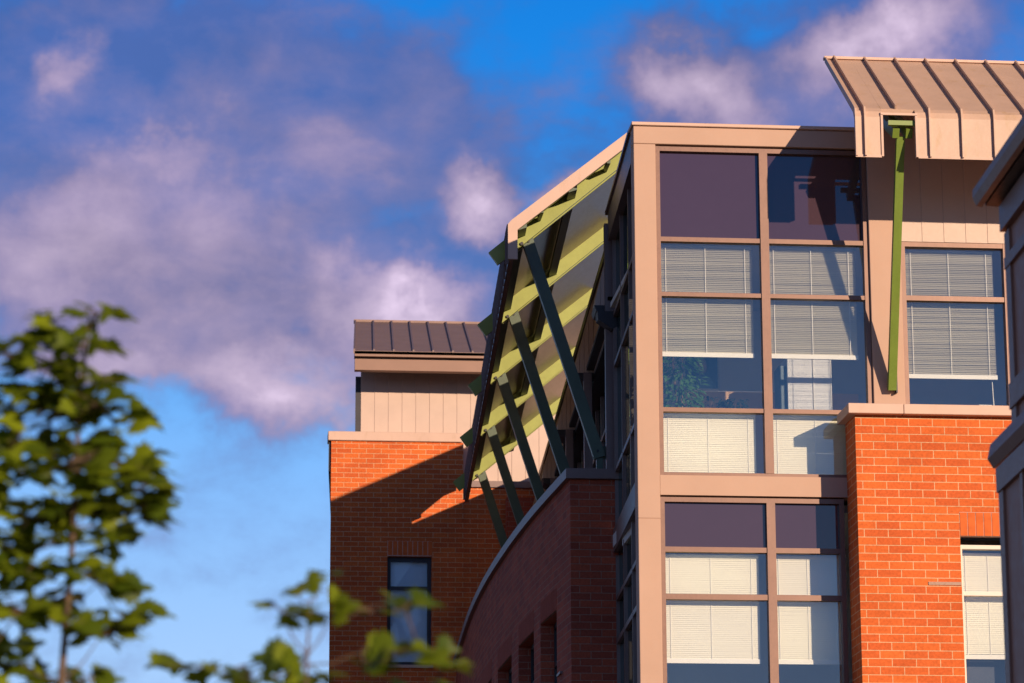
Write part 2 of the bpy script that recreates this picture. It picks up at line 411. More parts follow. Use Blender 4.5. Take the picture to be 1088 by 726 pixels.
# rooms behind the glass (walls, ceiling, floor)
m = MB(); m.box(5.62, 14, 4.0, 4.12, 9.1, 12.4); m.box(11.2, 11.3, .3, 4.0, 9.1, 12.4); P('room_back_wall', m, 'room_wall')
m = MB(); m.box(5.5, 14, .28, 4.0, 12.38, 12.45); P('room_ceiling', m, 'room_ceiling')
m = MB(); m.box(5.5, 14, .28, 4.0, 8.95, 9.12); P('room_floor', m, 'room_wall')
m = MB(); m.box(5.62, 14, 3.0, 3.12, 4.6, 8.9); m.box(5.5, 14, .28, 3.0, 4.5, 4.6); P('lower_room_wall', m, 'room_pale')
m = MB(); m.box(5.5, 14, .28, 3.0, 8.80, 8.90); P('lower_room_ceiling', m, 'room_ceiling')
# roof deck
m = MB(); m.prism([(5.45, .3), (14, .3), (14, 24.3), (6.9, 24.3)], lambda u, v, t: (u, v, t), 13.45, 13.62); P('roof_deck', m, 'dark_metal')
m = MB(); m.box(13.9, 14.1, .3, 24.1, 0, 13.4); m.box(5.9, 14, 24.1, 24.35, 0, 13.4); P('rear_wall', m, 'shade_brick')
m = MB(); m.box(10.3, 14, .02, .24, 2, 12.33); P('wall_infill', m, 'tan_panel')
m = MB(); m.box(5.32, 14, .0, .2, 0, 4.93); P('base_wall', m, 'tan_panel')

# --- brick pier on the right with its window opening (X 9.29..10.1, Z 5.8..8.36)
Y0 = -.62
m = MB(); m.box(8.0, 9.295, Y0, -.004, 0, 9.888); m.box(10.12, 11.6, Y0, -.004, 0, 9.888)
m.box(9.295, 10.12, Y0, -.004, 8.667, 9.888); m.box(9.295, 10.12, Y0, -.004, 0, 5.8)
P('brick_pier', m, 'red_brick')
m = MB()
for i in range(8):
    a = 9.296+i*.1024; m.box(a+.005, a+.0975, Y0-.004, Y0+.08, 8.365, 8.66)
P('soldier_course', m, 'brick_clay')
m = MB(); m.box(9.295, 10.12, Y0+.004, Y0+.10, 8.362, 8.667); P('lintel_mortar', m, 'tan_trim')
m = MB(); m.box(7.895, 8.60, -.74, -.003, 9.89, 10.018); m.box(8.606, 11.7, -.74, -.003, 9.89, 10.018); P('pier_coping', m, 'tan_trim', bevel=.006)
m = MB(); m.box(8.87, 9.29, Y0-.012, Y0+.05, 7.735, 7.775); P('vent_slot', m, 'brown_trim')
wp = window('window_frame', 9.345, 10.07, [(5.85, 7.63), (7.68, 8.22)], yf=Y0+.14, bar=.05, edge=.05, frame='window_white')
blind(wp, 9.37, 10.06, 6.90, 8.17, Y0+.34, TC)
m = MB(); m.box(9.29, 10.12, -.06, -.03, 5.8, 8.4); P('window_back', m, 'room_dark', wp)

# --- right hand roof canopy, standing seam, facing the camera
def arc_profile(fo, fz, bz, ti, tz, th):
    """closed outline (o, z): outward distance, height. top-inner -> fold -> drip edge, then back with thickness"""
    L = math.hypot(fo-ti, tz-fz); du, dv = (ti-fo)/L, (tz-fz)/L
    outer = [(ti, tz), (fo+du*.12, fz+dv*.12), (fo+du*.03-.002, fz-.0), (fo, fz-.08), (fo, bz)]
    inner = [(fo-th, bz), (fo-th, fz-.10), (fo+du*.12-th*.5, fz+dv*.12-th), (ti, tz-th)]
    return outer, outer+inner
def canopy_right():
    FO, FZ, BZ, TI, TZ = 1.5, 13.63, 13.03, -.86, 15.10
    fn = lambda o, z, a: (a-K*o, -o, z)
    outer, prof = arc_profile(FO, FZ, BZ, TI, TZ, .05)
    A0, A1, N0, N1 = 7.995, 13.0, 8.345, 8.775
    slope = [(TI, TZ), (FO-.085, FZ+.055), (FO-.11, FZ-.01), (TI, TZ-.05)]
    m = MB(); m.prism(prof, fn, A0, N0); m.prism(prof, fn, N1, A1); m.prism(slope, fn, N0, N1)
    can = P('canopy_roof', m, 'roof_metal')
    r = MB()
    def rib(a, o_=outer, h=.05, w=.022):
        pr = list(o_)+[(o+ (h if i >= 2 else 0.02), z+(h if i < 3 else (0 if i == len(o_)-1 else .0))) for i, (o, z) in reversed(list(enumerate(o_)))]
        r.prism(pr, fn, a-w/2, a+w/2)
    a = A0+.125
    xs = []
    while a < A1: xs.append(a); a += .415
    for a in xs:
        if N0-.02 < a < N1+.02: rib(a, [(TI, TZ), (FO-.3, FZ+.2), (FO-.085, FZ+.055)], .045)
        else: rib(a)
    rib(A0+.012, w=.024, h=.03)
    P('roof_seam', r, 'roof_metal', can)
    b = MB(); b.bar(fn(TI, TZ+.01, A0-.01), fn(TI, TZ+.01, A1), .10, .035, (0, 1, 0)); P('ridge_cap', b, 'tan_trim', can)
    f = MB()
    f.prism([(FO-.02, FZ-.015), (FO+.018, FZ-.025), (FO+.018, FZ-.055), (FO-.02, FZ-.05)], fn, N0-.02, N1+.02)
    f.prism([(FO-.06, BZ), (FO+.018, BZ), (FO+.018, FZ-.05), (FO-.06, FZ-.05)], fn, N0-.02, N0+.008)
    f.prism([(FO-.06, BZ), (FO+.018, BZ), (FO+.018, FZ-.05), (FO-.06, FZ-.05)], fn, N1-.008, N1+.02)
    P('notch_trim', f, 'tan_trim', can)
    g2 = MB(); g2.prism([(FO+.0, BZ-.015), (FO+.012, BZ-.015), (FO+.012, BZ+.02), (FO, BZ+.02)], fn, A0, N0-.02)
    g2.prism([(FO+.0, BZ-.015), (FO+.012, BZ-.015), (FO+.012, BZ+.02), (FO, BZ+.02)], fn, N1+.02, A1); P('drip_edge', g2, 'tan_trim', can)
    # green bracket
    for x in (8.49, 8.66):
        b = MB()
        b.bar((x, .02, 14.15), (x-.02, -1.40, 13.37), .085, .12, (1, 0, 0)); P('roof_bracket', b, 'olive_paint')
    b = MB(); b.bar((8.36, -1.44, 13.49), (8.765, -1.44, 13.49), .06, .06, (0, 1, 0)); P('bracket_crossbar', b, 'olive_paint')
    s_ = MB(); s_.bar((8.545, -1.30, 13.36), (8.60, -.10, 10.34), .105, .085, (1, 0, 0))
    st = P('strut', s_, 'olive_paint')
    b = MB(); b.box(8.655, 8.672, -.12, -.026, 10.30, 10.58); P('foot_plate', b, 'dark_metal', st)
canopy_right()

# --- projecting corner bay, side facing left (runs along SH)
def side_grid(x0, y0, y1, zs, ys, name='side_window', depth=.10, inset=.05, bar=.05, glass='side_glass'):
    m = MB(SH); zt, zb = zs[-1][1], zs[0][0]
    for y in ys: m.box(x0, x0+depth, y-bar/2, y+bar/2, zb, zt)
    for (a, b), (c, d_) in zip(zs[:-1], zs[1:]):
        for u, v in zip(ys[:-1], ys[1:]): m.box(x0+.004, x0+depth-.004, u+bar/2, v-bar/2, b, c)
    fr = P(name, m, 'purple_bronze')
    for (a, b) in zs:
        for u, v in zip(ys[:-1], ys[1:]):
            p = MB(SH); p.add([(x0+inset, u+bar/2-.003, a-.003), (x0+inset, v-bar/2+.003, a-.003), (x0+inset, v-bar/2+.003, b+.003), (x0+inset, u+bar/2-.003, b+.003)], [(0, 1, 2, 3)]); P('pane', p, glass, fr)
    return fr
side_grid(5.36, .27, 4.2, [(9.25, 10.03), (10.09, 11.55), (11.61, 12.28), (12.34, 13.42)], [.30, 1.55, 2.85, 4.15])
side_grid(5.36, .27, 4.2, [(5.0, 7.62), (7.69, 8.22), (8.28, 8.86)], [.30, 1.55, 2.85, 4.15])
m = MB(SH); m.box(5.305, 5.50, .262, 4.2, 13.42, 13.82); P('side_header', m, 'purple_bronze')
m = MB(SH); m.box(5.33, 5.50, .262, 4.2, 8.90, 9.22); P('side_header', m, 'purple_bronze')
m = MB(SH); m.box(5.27, 5.52, .33, 4.3, 13.822, 13.87); P('side_coping', m, 'purple_bronze')
m = MB(SH); m.box(5.30, 5.50, .262, 4.2, 0, 4.95); P('side_base', m, 'purple_bronze')
# dark blinds-like lining seen through the side glass
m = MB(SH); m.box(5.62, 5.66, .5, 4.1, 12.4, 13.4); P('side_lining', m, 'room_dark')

# --- brick face and the long curved brick wall on the left side
curve = [(4.925, 4.15), (4.86, 5.2), (4.80, 6.2), (4.745, 7.3), (4.705, 8.3), (4.665, 9.5), (4.635, 10.8), (4.61, 12.2), (4.60, 13.6), (4.605, 15.0), (4.625, 16.5), (4.66, 18.0), (4.71, 19.5), (4.77, 21.2), (4.84, 23.0), (4.90, 24.5)]
def densify(c, n=3):
    o = []
    for a, b in zip(c[:-1], c[1:]):
        for k in range(n): o.append((a[0]+(b[0]-a[0])*k/n, a[1]+(b[1]-a[1])*k/n))
    return o+[c[-1]]
def smooth_pts(c, it=3):
    c = list(c)
    for _ in range(it): c = [c[0]]+[((c[i-1][0]+2*c[i][0]+c[i+1][0])/4, (c[i-1][1]+2*c[i][1]+c[i+1][1])/4) for i in range(1, len(c)-1)]+[c[-1]]
    return c
def curve_x(y):
    for a, b in zip(curve[:-1], curve[1:]):
        if a[1] <= y <= b[1]: return a[0]+(b[0]-a[0])*(y-a[1])/(b[1]-a[1])
    return curve[-1][0]
wins = [(5.32, 6.78), (7.42, 9.15), (10.0, 12.0), (13.0, 15.0), (16.2, 18.2)]
WZ0, WZ1 = 6.3, 8.27
ys = sorted(set([c[1] for c in densify(curve, 2)]+[y for w in wins for y in w]))
m = MB(); arc = 0; prev = None
WT = 10.0
for a, b in zip(ys[:-1], ys[1:]):
    A, B = (curve_x(a), a), (curve_x(b), b); L = math.hypot(B[0]-A[0], B[1]-A[1])
    spans = [(0, WT)]
    if any(w[0] <= a and b <= w[1] for w in wins): spans = [(0, WZ0), (WZ1, WT)]
    for z0, z1 in spans:
        m.add([(B[0], B[1], z0), (A[0], A[1], z0), (A[0], A[1], z1), (B[0], B[1], z1)], [(0, 1, 2, 3)],
              [[(-(arc+L), z0), (-arc, z0), (-arc, z1), (-(arc+L), z1)]])
    arc += L
for (a, b) in wins:                                   # brick reveals
    for y, s_ in ((a, 1), (b, -1)):
        x = curve_x(y); m.add([(x, y, WZ0), (x+.3, y, WZ0), (x+.3, y, WZ1), (x, y, WZ1)], [(0, 1, 2, 3)], [[(0, WZ0), (.3, WZ0), (.3, WZ1), (0, WZ1)]])
    m.add([(curve_x(a), a, WZ1), (curve_x(b), b, WZ1), (curve_x(b)+.3, b, WZ1), (curve_x(a)+.3, a, WZ1)], [(0, 1, 2, 3)], [[(0, 0), (1, 0), (1, .05), (0, .05)]])
    m.add([(curve_x(a), a, WZ0), (curve_x(b), b, WZ0), (curve_x(b)+.3, b, WZ0), (curve_x(a)+.3, a, WZ0)], [(0, 1, 2, 3)], [[(0, 0), (1, 0), (1, .05), (0, .05)]])
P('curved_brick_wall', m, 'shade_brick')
m = MB()
m.add([(4.925, 4.15, 0), (5.60, 4.15, 0), (5.60, 4.15, 9.93), (4.925, 4.15, 9.93)], [(0, 1, 2, 3)], [[(.03, 0), (.705, 0), (.705, 9.93), (.03, 9.93)]])
m.add([(4.93, 4.2, 9.92), (4.6, 13, 9.92), (4.9, 24.4, 9.92), (7, 24.4, 9.92), (5.6, 4.2, 9.92)], [(0, 1, 2, 3, 4)], [[(0, 0), (1, 0), (1, 1), (0, 1), (0, 1)]])
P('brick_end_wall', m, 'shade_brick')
for i, (a, b) in enumerate(wins):                     # dark recessed windows with a soldier course above
    m = MB(); x = (curve_x(a)+curve_x(b))/2+.16
    m.box(x, x+.07, a+.002, a+.07, WZ0, WZ1-.01); m.box(x, x+.07, b-.07, b-.002, WZ0, WZ1-.01); m.box(x, x+.07, a+.07, b-.07, WZ1-.08, WZ1-.01)
    m.box(x, x+.07, a+.07, b-.07, WZ0, WZ0+.07); m.box(x, x+.07, a+.07, b-.07, 7.62, 7.69)
    m.box(x, x+.07, (a+b)/2-.03, (a+b)/2+.03, WZ0+.07, 7.62)
    fr = P('window_frame', m, 'dark_metal')
    p = MB(); p.add([(x+.03, a+.05, WZ0+.05), (x+.03, b-.05, WZ0+.05), (x+.03, b-.05, WZ1-.05), (x+.03, a+.05, WZ1-.05)], [(0, 1, 2, 3)]); P('pane', p, 'side_glass', fr)
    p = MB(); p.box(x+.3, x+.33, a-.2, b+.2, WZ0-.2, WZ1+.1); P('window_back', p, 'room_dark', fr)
    s_ = MB(); n = int((b-a)/.1016)
    for k in range(n):
        y = a+(b-a)*(k+.5)/n; xx = curve_x(y)-.004; s_.box(xx, xx+.05, y-.045, y+.045, WZ1+.01, WZ1+.31)
    P('soldier_course', s_, 'shade_clay')
    s_ = MB(); xx = curve_x(a)-.012
    s_.box(xx, xx+.05, a-.45, a-.05, 7.30, 7.335); P('vent_slot', s_, 'purple_bronze')
# coping following the curve
cs = smooth_pts(densify(curve, 3)); pts = []
m = MB(); rows = []
def off(i, d):
    a, b = cs[max(i-1, 0)], cs[min(i+1, len(cs)-1)]; L = math.hypot(b[0]-a[0], b[1]-a[1]); t = ((b[0]-a[0])/L, (b[1]-a[1])/L)
    return (cs[i][0]-t[1]*d, cs[i][1]+t[0]*d*1)
o0 = [off(i, .07) for i in range(len(cs))]; i0 = [off(i, -.35) for i in range(len(cs))]
o0[0] = (4.86, 4.07); i0[0] = (5.28, 4.07)
for (ox, oy), (ix, iy) in zip(o0, i0): rows += [(ox, oy, 9.935), (ox, oy, 10.07), (ix, iy, 10.085), (ix, iy, 9.935)]
F = []
for i in range(len(cs)-1):
    for k in range(4): F.append((i*4+k, i*4+(k+1) % 4, (i+1)*4+(k+1) % 4, (i+1)*4+k))
m.add(rows, F+[(0, 1, 2, 3)])
P('wall_coping', m, 'purple_bronze')
m = MB(); m.box(4.862, 5.63, 4.068, 4.5, 9.934, 10.074); P('end_coping', m, 'purple_bronze')

# --- recessed upper side wall behind the posts
ZS = [(10.1, 10.85), (10.91, 11.66), (11.72, 12.40)]
YS = [4.5+1.085*k for k in range(19)]
side_grid(5.62, 4.3, 24, ZS, YS, bar=.07, depth=.12)
m = MB(SH); m.box(5.42, 5.86, 4.32, 24.35, 12.44, 12.50); P('window_head_trim', m, 'dark_metal')
m = MB(SH); m.box(5.40, 5.46, 4.32, 24.35, 13.70, 13.82); P('wall_top_trim', m, 'dark_metal')
m = MB(SH); m.box(5.62, 6.2, 19.5, 24.3, 13.625, 14.12); P('shade_block', m, 'dark_metal')  # unseen block added on the deck to cast shade on the back block
m = MB(SH); y = 4.45
while y < 24.2:                                        # ribbed cladding band above the windows
    m.prism([(0, 0), (.272, 0), (.29, .02), (.29, .06), (0, .06)], lambda u, v, t, y=y: (5.43+v, y+u, t), 12.50, 13.70); y += .29
P('ribbed_cladding', m, 'clad_metal')
for k in range(5):                                     # bulkheads between the bays
    y = 4.42+4.34*k
    m = MB(SH)
    for j in range(4):
        u0 = 5.13+.075*j; u1 = u0+.07
        f0 = (5.42-u0)/.29; f1 = max(0, (5.42-u1)/.29)
        m.prism([(u0, 12.52), (u1, 12.52), (u1, 13.72-f1*1.1), (u0, 13.72-f0*1.1)], lambda u, v, t: (u, t, v), y, y+.5)
    bk = P('bulkhead', m, 'clad_metal')
    m = MB(SH); m.prism([(5.11, 12.515), (5.44, 12.515), (5.44, 12.40), (5.36, 12.34), (5.14, 12.44)], lambda u, v, t: (u, t, v), y-.02, y+.55); P('bulkhead_soffit', m, 'dark_metal', bk)
for k in range(5):                                     # posts on the parapet
    y = 4.36+4.34*k; m = MB(SH); m.box(5.26, 5.385, y-.06, y+.10, 9.95, 12.50 if k else 13.70); P('side_post', m, 'purple_bronze')
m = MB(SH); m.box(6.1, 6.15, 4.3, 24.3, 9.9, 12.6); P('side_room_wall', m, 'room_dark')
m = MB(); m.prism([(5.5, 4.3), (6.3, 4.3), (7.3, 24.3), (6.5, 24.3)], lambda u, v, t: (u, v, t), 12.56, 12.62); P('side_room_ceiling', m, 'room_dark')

# --- left hand roof canopy over the side wall
def canopy_left():
    XI, FO, FZ, BZ, TZ, TI = 5.76, 1.71, 13.54, 13.01, 14.98, -.10
    Y0c, Y1c = 3.8, 22.6
    fn = lambda o, z, a: (XI-o+K*(a-3.8), a, z)
    outer, prof = arc_profile(FO, FZ, BZ, TI, TZ, .05)
    m = MB(); m.prism(prof, fn, Y0c+.05, Y1c)
    zt = lambda o: FZ+(FO-o)*(TZ-FZ)/(FO-TI)
    m.prism([(TI, zt(TI)), (-1.15, zt(-1.15)), (-1.15, zt(-1.15)-.05), (TI, zt(TI)-.05)], fn, 6.3, Y1c)
    can = P('canopy_roof', m, 'soffit_metal')
    r = MB(); a = Y0c+.30
    while a < Y1c:
        pr = list(outer)+[(o+(.05 if i >= 2 else .02), z+(.05 if i < 3 else 0)) for i, (o, z) in reversed(list(enumerate(outer)))]
        r.prism(pr, fn, a-.012, a+.012); a += .415
    P('roof_seam', r, 'purple_bronze', can)
    # skin over the fascia so that its outer face reads as the dark metal of the roof
    sk = MB(); sk.prism([(FO+.002, BZ-.01), (FO+.012, BZ-.01), (FO+.012, FZ-.08), (FO+.002, FZ-.08)], fn, Y0c+.2, Y1c)
    sk.prism([(FO-.05-.012, BZ), (FO-.05-.002, BZ), (FO-.05-.002, FZ-.14), (FO-.05-.012, FZ-.14)], fn, Y0c+.2, Y1c); P('fascia_lining', sk, 'purple_bronze', can)
    # barge board at the near end
    b = MB()
    o1, p1 = arc_profile(FO+.02, FZ+.02, BZ-.02, TI, TZ+.03, .05)
    def inset(o): return o
    pr = [(TI, TZ+.03), (FO-.03, FZ+.04), (FO+.02, FZ-.02), (FO+.02, BZ-.0), (FO-.115, BZ-.0), (FO-.115, FZ-.10), (TI, TZ-.17)]
    b.prism(pr, fn, Y0c, Y0c+.05); P('barge_board', b, 'tan_trim', can)
    # mid purlin running along the canopy and an eaves purlin
    for (o, d_) in ((.80, .13), (1.52, .10)):
        z = FZ+(FO-o)*(TZ-FZ)/(FO-TI)
        q = MB(); q.prism([(o-.06, z-.055), (o+.06, z-.055-.09), (o+.06, z-.24), (o-.06, z-.20)], fn, Y0c+.06, Y1c); P('purlin', q, 'shaded_lime', can)
    for k in range(5):
        y = 4.34+4.34*k; dx = K*(y-4.3)
        def at(x): return 13.67+(x-4.28)*.84
        q = MB()
        # main channel: web + bottom flange
        for yy, w, h0, h1 in ((y, .07, -.31, -.03), ):
            pl = [(3.93, at(3.93)+h0-.01), (5.95, at(5.95)+h0), (5.95, at(5.95)+h1), (3.80, at(3.80)+h1)]
            q.prism(pl, lambda u, v, t: (u+dx, t, v), yy-w/2, yy+w/2)
        bm_ = P('roof_beam', q, 'lime_paint')
        q = MB(); pl = [(4.24, at(4.24)+.045), (5.95, at(5.95)+.045), (5.95, at(5.95)-.026), (4.24, at(4.24)-.026)]
        q.prism(pl, lambda u, v, t: (u+dx, t, v), y-.02, y+.16); P('beam_flange', q, 'lime_paint', bm_)
        q = MB(); pl = [(4.22, at(4.22)-.31), (5.95, at(5.95)-.31), (5.95, at(5.95)-.03), (4.22, at(4.22)-.03)]
        q.prism(pl, lambda u, v, t: (u+dx, t, v), y+.19, y+.25); P('rear_channel', q, 'lime_paint', bm_)
        q = MB(); q.tube([(4.27+dx, y-.065, 13.37), (4.27+dx, y-.03, 13.37)], [.025, .025], 8); P('bolt', q, 'dark_metal', bm_)
        q = MB(); q.bar((4.36+dx, y+.09, 13.47), (5.375+dx, y+.09, 10.30), .10, .165, (0, 1, 0)); st = P('strut', q, 'shaded_lime')
        q = MB(); q.tube([(4.375+dx, y+.025, 13.43), (4.375+dx, y+.05, 13.43)], [.02, .02], 8); P('bolt', q, 'dark_metal', st)
        q = MB(); q.tube([(5.345+dx, y+.025, 10.39), (5.345+dx, y+.05, 10.39)], [.02, .02], 8); P('bolt', q, 'dark_metal', st)
        q = MB(); q.box(5.28+dx, 5.50+dx, y+.10, y+.13, 10.29, 10.47); q.box(5.33+dx, 5.42+dx, y+.06, y+.13, 10.14, 10.29); P('foot_plate', q, 'shaded_lime', st)
    # small rafter just behind the barge board
    q = MB(); q.prism([(4.2, 13.50), (5.8, 14.80), (5.8, 14.90), (4.2, 13.60)], lambda u, v, t: (u, t, v), 4.02, 4.10); P('end_rafter', q, 'lime_paint')
    for x in (4.52, 5.0, 5.48):
        q = MB(); z = 13.54+(x-4.05)*.784-.17; q.bar((x, 3.86, z), (x, 4.3, z), .05, .05, (0, 0, 1)); P('outrigger', q, 'shaded_lime')
canopy_left()

# ================================================================== block at the back left
back = thing('brick_block', 'sunlit and half shaded brick block with a metal penthouse and one slim window', 'building')
YB0 = 24.4
def Q(name, mb, mat, parent=None, **kw): return mb.build(name, mat, parent or back, **kw)
def SB(x, y, z): return (x+K*(y-YB0), y, z)
m = MB(SB); m.box(2.327, 3.490, YB0, YB0+9, 0, 14.580); m.box(4.391, 5.041, YB0, YB0+3, 0, 14.580)
m.box(3.490, 4.391, YB0, YB0+3, 12.205, 14.580); m.box(3.490, 4.391, YB0, YB0+3, 0, 9.985)
Q('brick_tower', m, 'red_brick')
m = MB(); m.box(5.041, 9.5, YB0+.02, YB0+3, 0, 13.650); Q('low_brick_wall', m, 'red_brick')
m = MB(); m.box(2.259, 5.012, YB0-.05, YB0+.4, 14.585, 14.774); Q('tower_coping', m, 'tan_trim', bevel=.01)
m = MB(SB); m.box(2.273, 2.324, YB0+.06, YB0+9, 13.960, 14.769); Q('side_flashing', m, 'dark_metal')
m = MB(); m.box(5.041, 9.5, YB0-.04, YB0+.4, 13.655, 13.785); Q('low_coping', m, 'purple_bronze')
m = MB(); n = 9
for i in range(n):
    a = 3.496+i*.1022; m.box(a+.004, a+.094, YB0-.006, YB0+.05, 12.225, 12.515)
Q('soldier_course', m, 'brick_clay')
m = MB(); m.box(3.49, 4.39, YB0-.003, YB0+.05, 12.21, 12.52); Q('lintel_mortar', m, 'tan_trim')
m = MB(); m.box(3.490, 3.567, YB0+.12, YB0+.22, 9.985, 12.205); m.box(4.314, 4.391, YB0+.12, YB0+.22, 9.985, 12.205)
m.box(3.567, 4.314, YB0+.12, YB0+.22, 12.118, 12.205); m.box(3.567, 4.314, YB0+.12, YB0+.22, 9.985, 10.063); m.box(3.567, 4.314, YB0+.12, YB0+.22, 11.546, 11.604)
wf = Q('window_frame', m, 'dark_metal')
for a, b in ((10.063, 11.546), (11.604, 12.118)):
    p = MB(); p.add([(3.558, YB0+.17, a-.003), (4.324, YB0+.17, a-.003), (4.324, YB0+.17, b+.003), (3.558, YB0+.17, b+.003)], [(0, 1, 2, 3)]); Q('pane', p, 'blue_glass', wf)
p = MB(); p.box(3.441, 4.459, YB0+.26, YB0+.28, 9.937, 12.263); Q('reflection_panel', p, 'sky_reflection_blue', wf)  # added panel, its blue imitates the sky's reflection in the panes
p = MB(); p.box(3.451, 4.430, YB0-.05, YB0+.12, 9.927, 9.985); Q('window_sill', p, 'tan_trim', wf)
# penthouse
m = MB(); x = 2.942
while x < 9.4:
    m.prism([(0, .012), (.006, 0), (.285, .010), (.285, .06), (0, .06)], lambda u, v, t, x=x: (x+u, YB0+.45+v, t), 13.718, 16.238); x += .285
Q('penthouse_cladding', m, 'clad_metal')
m = MB(SB); m.box(2.811, 2.937, YB0+.47, YB0+5, 14.493, 16.044); Q('penthouse_corner', m, 'dark_metal')
m = MB(); m.box(2.772, 9.5, YB0-.50, YB0-.3, 15.967, 16.199); f1 = Q('fascia_board', m, 'brown_trim')
m = MB(); m.box(2.763, 9.5, YB0-.58, YB0-.3, 16.238, 16.345); Q('gutter', m, 'brown_trim')
m = MB(); m.box(2.811, 9.5, YB0-.45, YB0+.6, 16.199, 16.238); Q('soffit_board', m, 'dark_metal')
sl = lambda u, v, t: (t+K*(u-YB0), u, v)
m = MB(); m.prism([(YB0-.58, 16.354), (YB0+5, 18.332), (YB0+5, 18.235), (YB0-.58, 16.286)], sl, 2.763, 9.6); rf = Q('penthouse_roof', m, 'dark_roof')
m = MB(); x = 2.782
while x < 9.5:
    m.prism([(YB0-.55, 16.359), (YB0+4.95, 18.312), (YB0+4.95, 18.351), (YB0-.55, 16.398)], sl, x-.018, x+.018); x += .405
Q('roof_seam', m, 'purple_bronze', rf)
m = MB(); m.box(2.986, 9.8, YB0+4.97, YB0+5.08, 18.293, 18.371); Q('ridge_cap', m, 'dark_roof', rf)

# ================================================================== wing close to the camera on the right
wing = thing('side_wing', 'shaded dark brown panelled wing with metal gutter at right edge, nearest the camera', 'building')
def Wp(name, mb, mat, parent=None, **kw): return mb.build(name, mat, parent or wing, **kw)
def SW(x, y, z): return (x+K*(y+18), y, z)
YN, YE = -31., -18.
m = MB(SW); m.box(5.487, 12, YN, YE, 5.877, 7.652); Wp('upper_wall', m, 'wing_panel')
m = MB(SW); m.box(5.374, 12, YN, YE, 0, 5.715); Wp('lower_wall', m, 'wing_panel')
m = MB(SW)
m.box(5.467, 5.487, YE-0.161, YE-0.000, 5.917, 7.442)
y = YE-1.6
while y > YN: m.box(5.467, 5.487, y-0.056, y+0.056, 5.917, 7.442); y -= 1.4
m.box(5.459, 5.487, YN, YE+0.008, 7.184, 7.265); m.box(5.439, 5.487, YN, YE+0.008, 7.458, 7.644)
m.box(5.455, 5.487, YN, YE+0.008, 6.183, 6.361)
Wp('panel_batten', m, 'wing_trim')
m = MB(SW); m.prism([(5.302, 5.845), (5.326, 5.949), (5.503, 5.982), (5.503, 5.796), (5.342, 5.780)], lambda u, v, t: (u, t, v), YN, YE+.08); Wp('ledge_trim', m, 'wing_trim')
m = MB(SW); m.box(5.354, 5.374, YE-0.145, YE, 0, 5.764); y = YE-.75
m.box(5.342, 5.374, YN, YE+0.008, 5.594, 5.764)
while y > YN: m.box(5.354, 5.374, y-0.040, y+0.040, 0, 5.594); y -= .62
Wp('lower_batten', m, 'wing_trim')
m = MB(SW); m.prism([(5.277, 7.733), (5.277, 7.789), (5.302, 7.789), (5.310, 7.765), (5.342, 7.773), (5.358, 7.717), (5.342, 7.668), (5.302, 7.676)], lambda u, v, t: (u, t, v), YN, YE+.12); Wp('gutter', m, 'wing_trim')
m = MB(SW); m.prism([(5.358, 7.668), (5.568, 7.652), (5.568, 7.701), (5.358, 7.749)], lambda u, v, t: (u, t, v), YN, YE+.08); Wp('eaves_soffit', m, 'dark_metal')
m = MB(SW); m.prism([(5.326, 7.781), (7.505, 8.338), (12.000, 7.814), (12.000, 7.652), (5.358, 7.733)], lambda u, v, t: (u, t, v), YN, YE+.1); Wp('wing_roof', m, 'dark_roof')

# ================================================================== things in and on the office building
c = thing('storage_cabinet', 'pale two door cabinet standing behind the middle window pane', 'cabinet', (7.99, 2.3, 9.12))
m = MB(); m.box(-.30, .30, 0, .45, 0, 2.20); m.build('cabinet_case', 'cabinet_paint', c)
m = MB(); m.box(-.295, .05, -.02, -.002, .05, 2.19); m.build('cabinet_door', 'cabinet_paint', c)
m = MB(); m.box(.062, .295, -.02, -.002, .05, 2.19); m.build('cabinet_door', 'cabinet_paint', c)
m = MB(); m.box(.05, .062, -.035, -.003, .05, 2.18); m.box(.295, .307, -.03, .44, 0, 2.20); m.build('edge_strip', 'white_plastic', c)
m = MB(); m.box(-.40, -.303, .05, .42, 0, 2.08); m.build('side_panel', 'cabinet_side', c)
h = MB(); pr = [(.0, .0), (.2, .0), (.19, .02), (.12, .03), (.10, .12), (.0, .14)]
n = 20; pts = [(r*math.cos(2*math.pi*k/n), r*math.sin(2*math.pi*k/n), z) for r, z in pr[1:-1] for k in range(n)]
F = [(i*n+k, i*n+(k+1) % n, (i+1)*n+(k+1) % n, (i+1)*n+k) for i in range(3) for k in range(n)]
h.add(pts, F+[tuple(range(n)), tuple(3*n+k for k in range(n))])
o = h.build('felt_hat', 'teal_felt', smooth=True); o.location = (7.93, 2.5, 11.322); tag(o, 'dark teal brimmed hat lying on top of the pale cabinet', 'hat')
m = MB(); m.box(-.25, .25, 0, .02, -.31, .31); pf = m.build('picture_frame', 'picture_border'); pf.location = (6.78, 3.97, 11.52); tag(pf, 'framed portrait hanging on the office back wall behind the green plant', 'picture')
m = MB(); m.box(-.23, .23, -.004, -.001, -.29, .29); m.build('portrait_print', 'portrait_print', pf)
m = MB(); m.box(6.4, 8.9, 3.4, 3.46, 9.13, 11.06); o = m.build('sun_strip_partition', 'sun_strip_tan'); tag(o, 'low tan partition added to stand in for the sunlit strip of the office back wall', 'partition')  # added; its colour stands in for sun falling on the wall behind

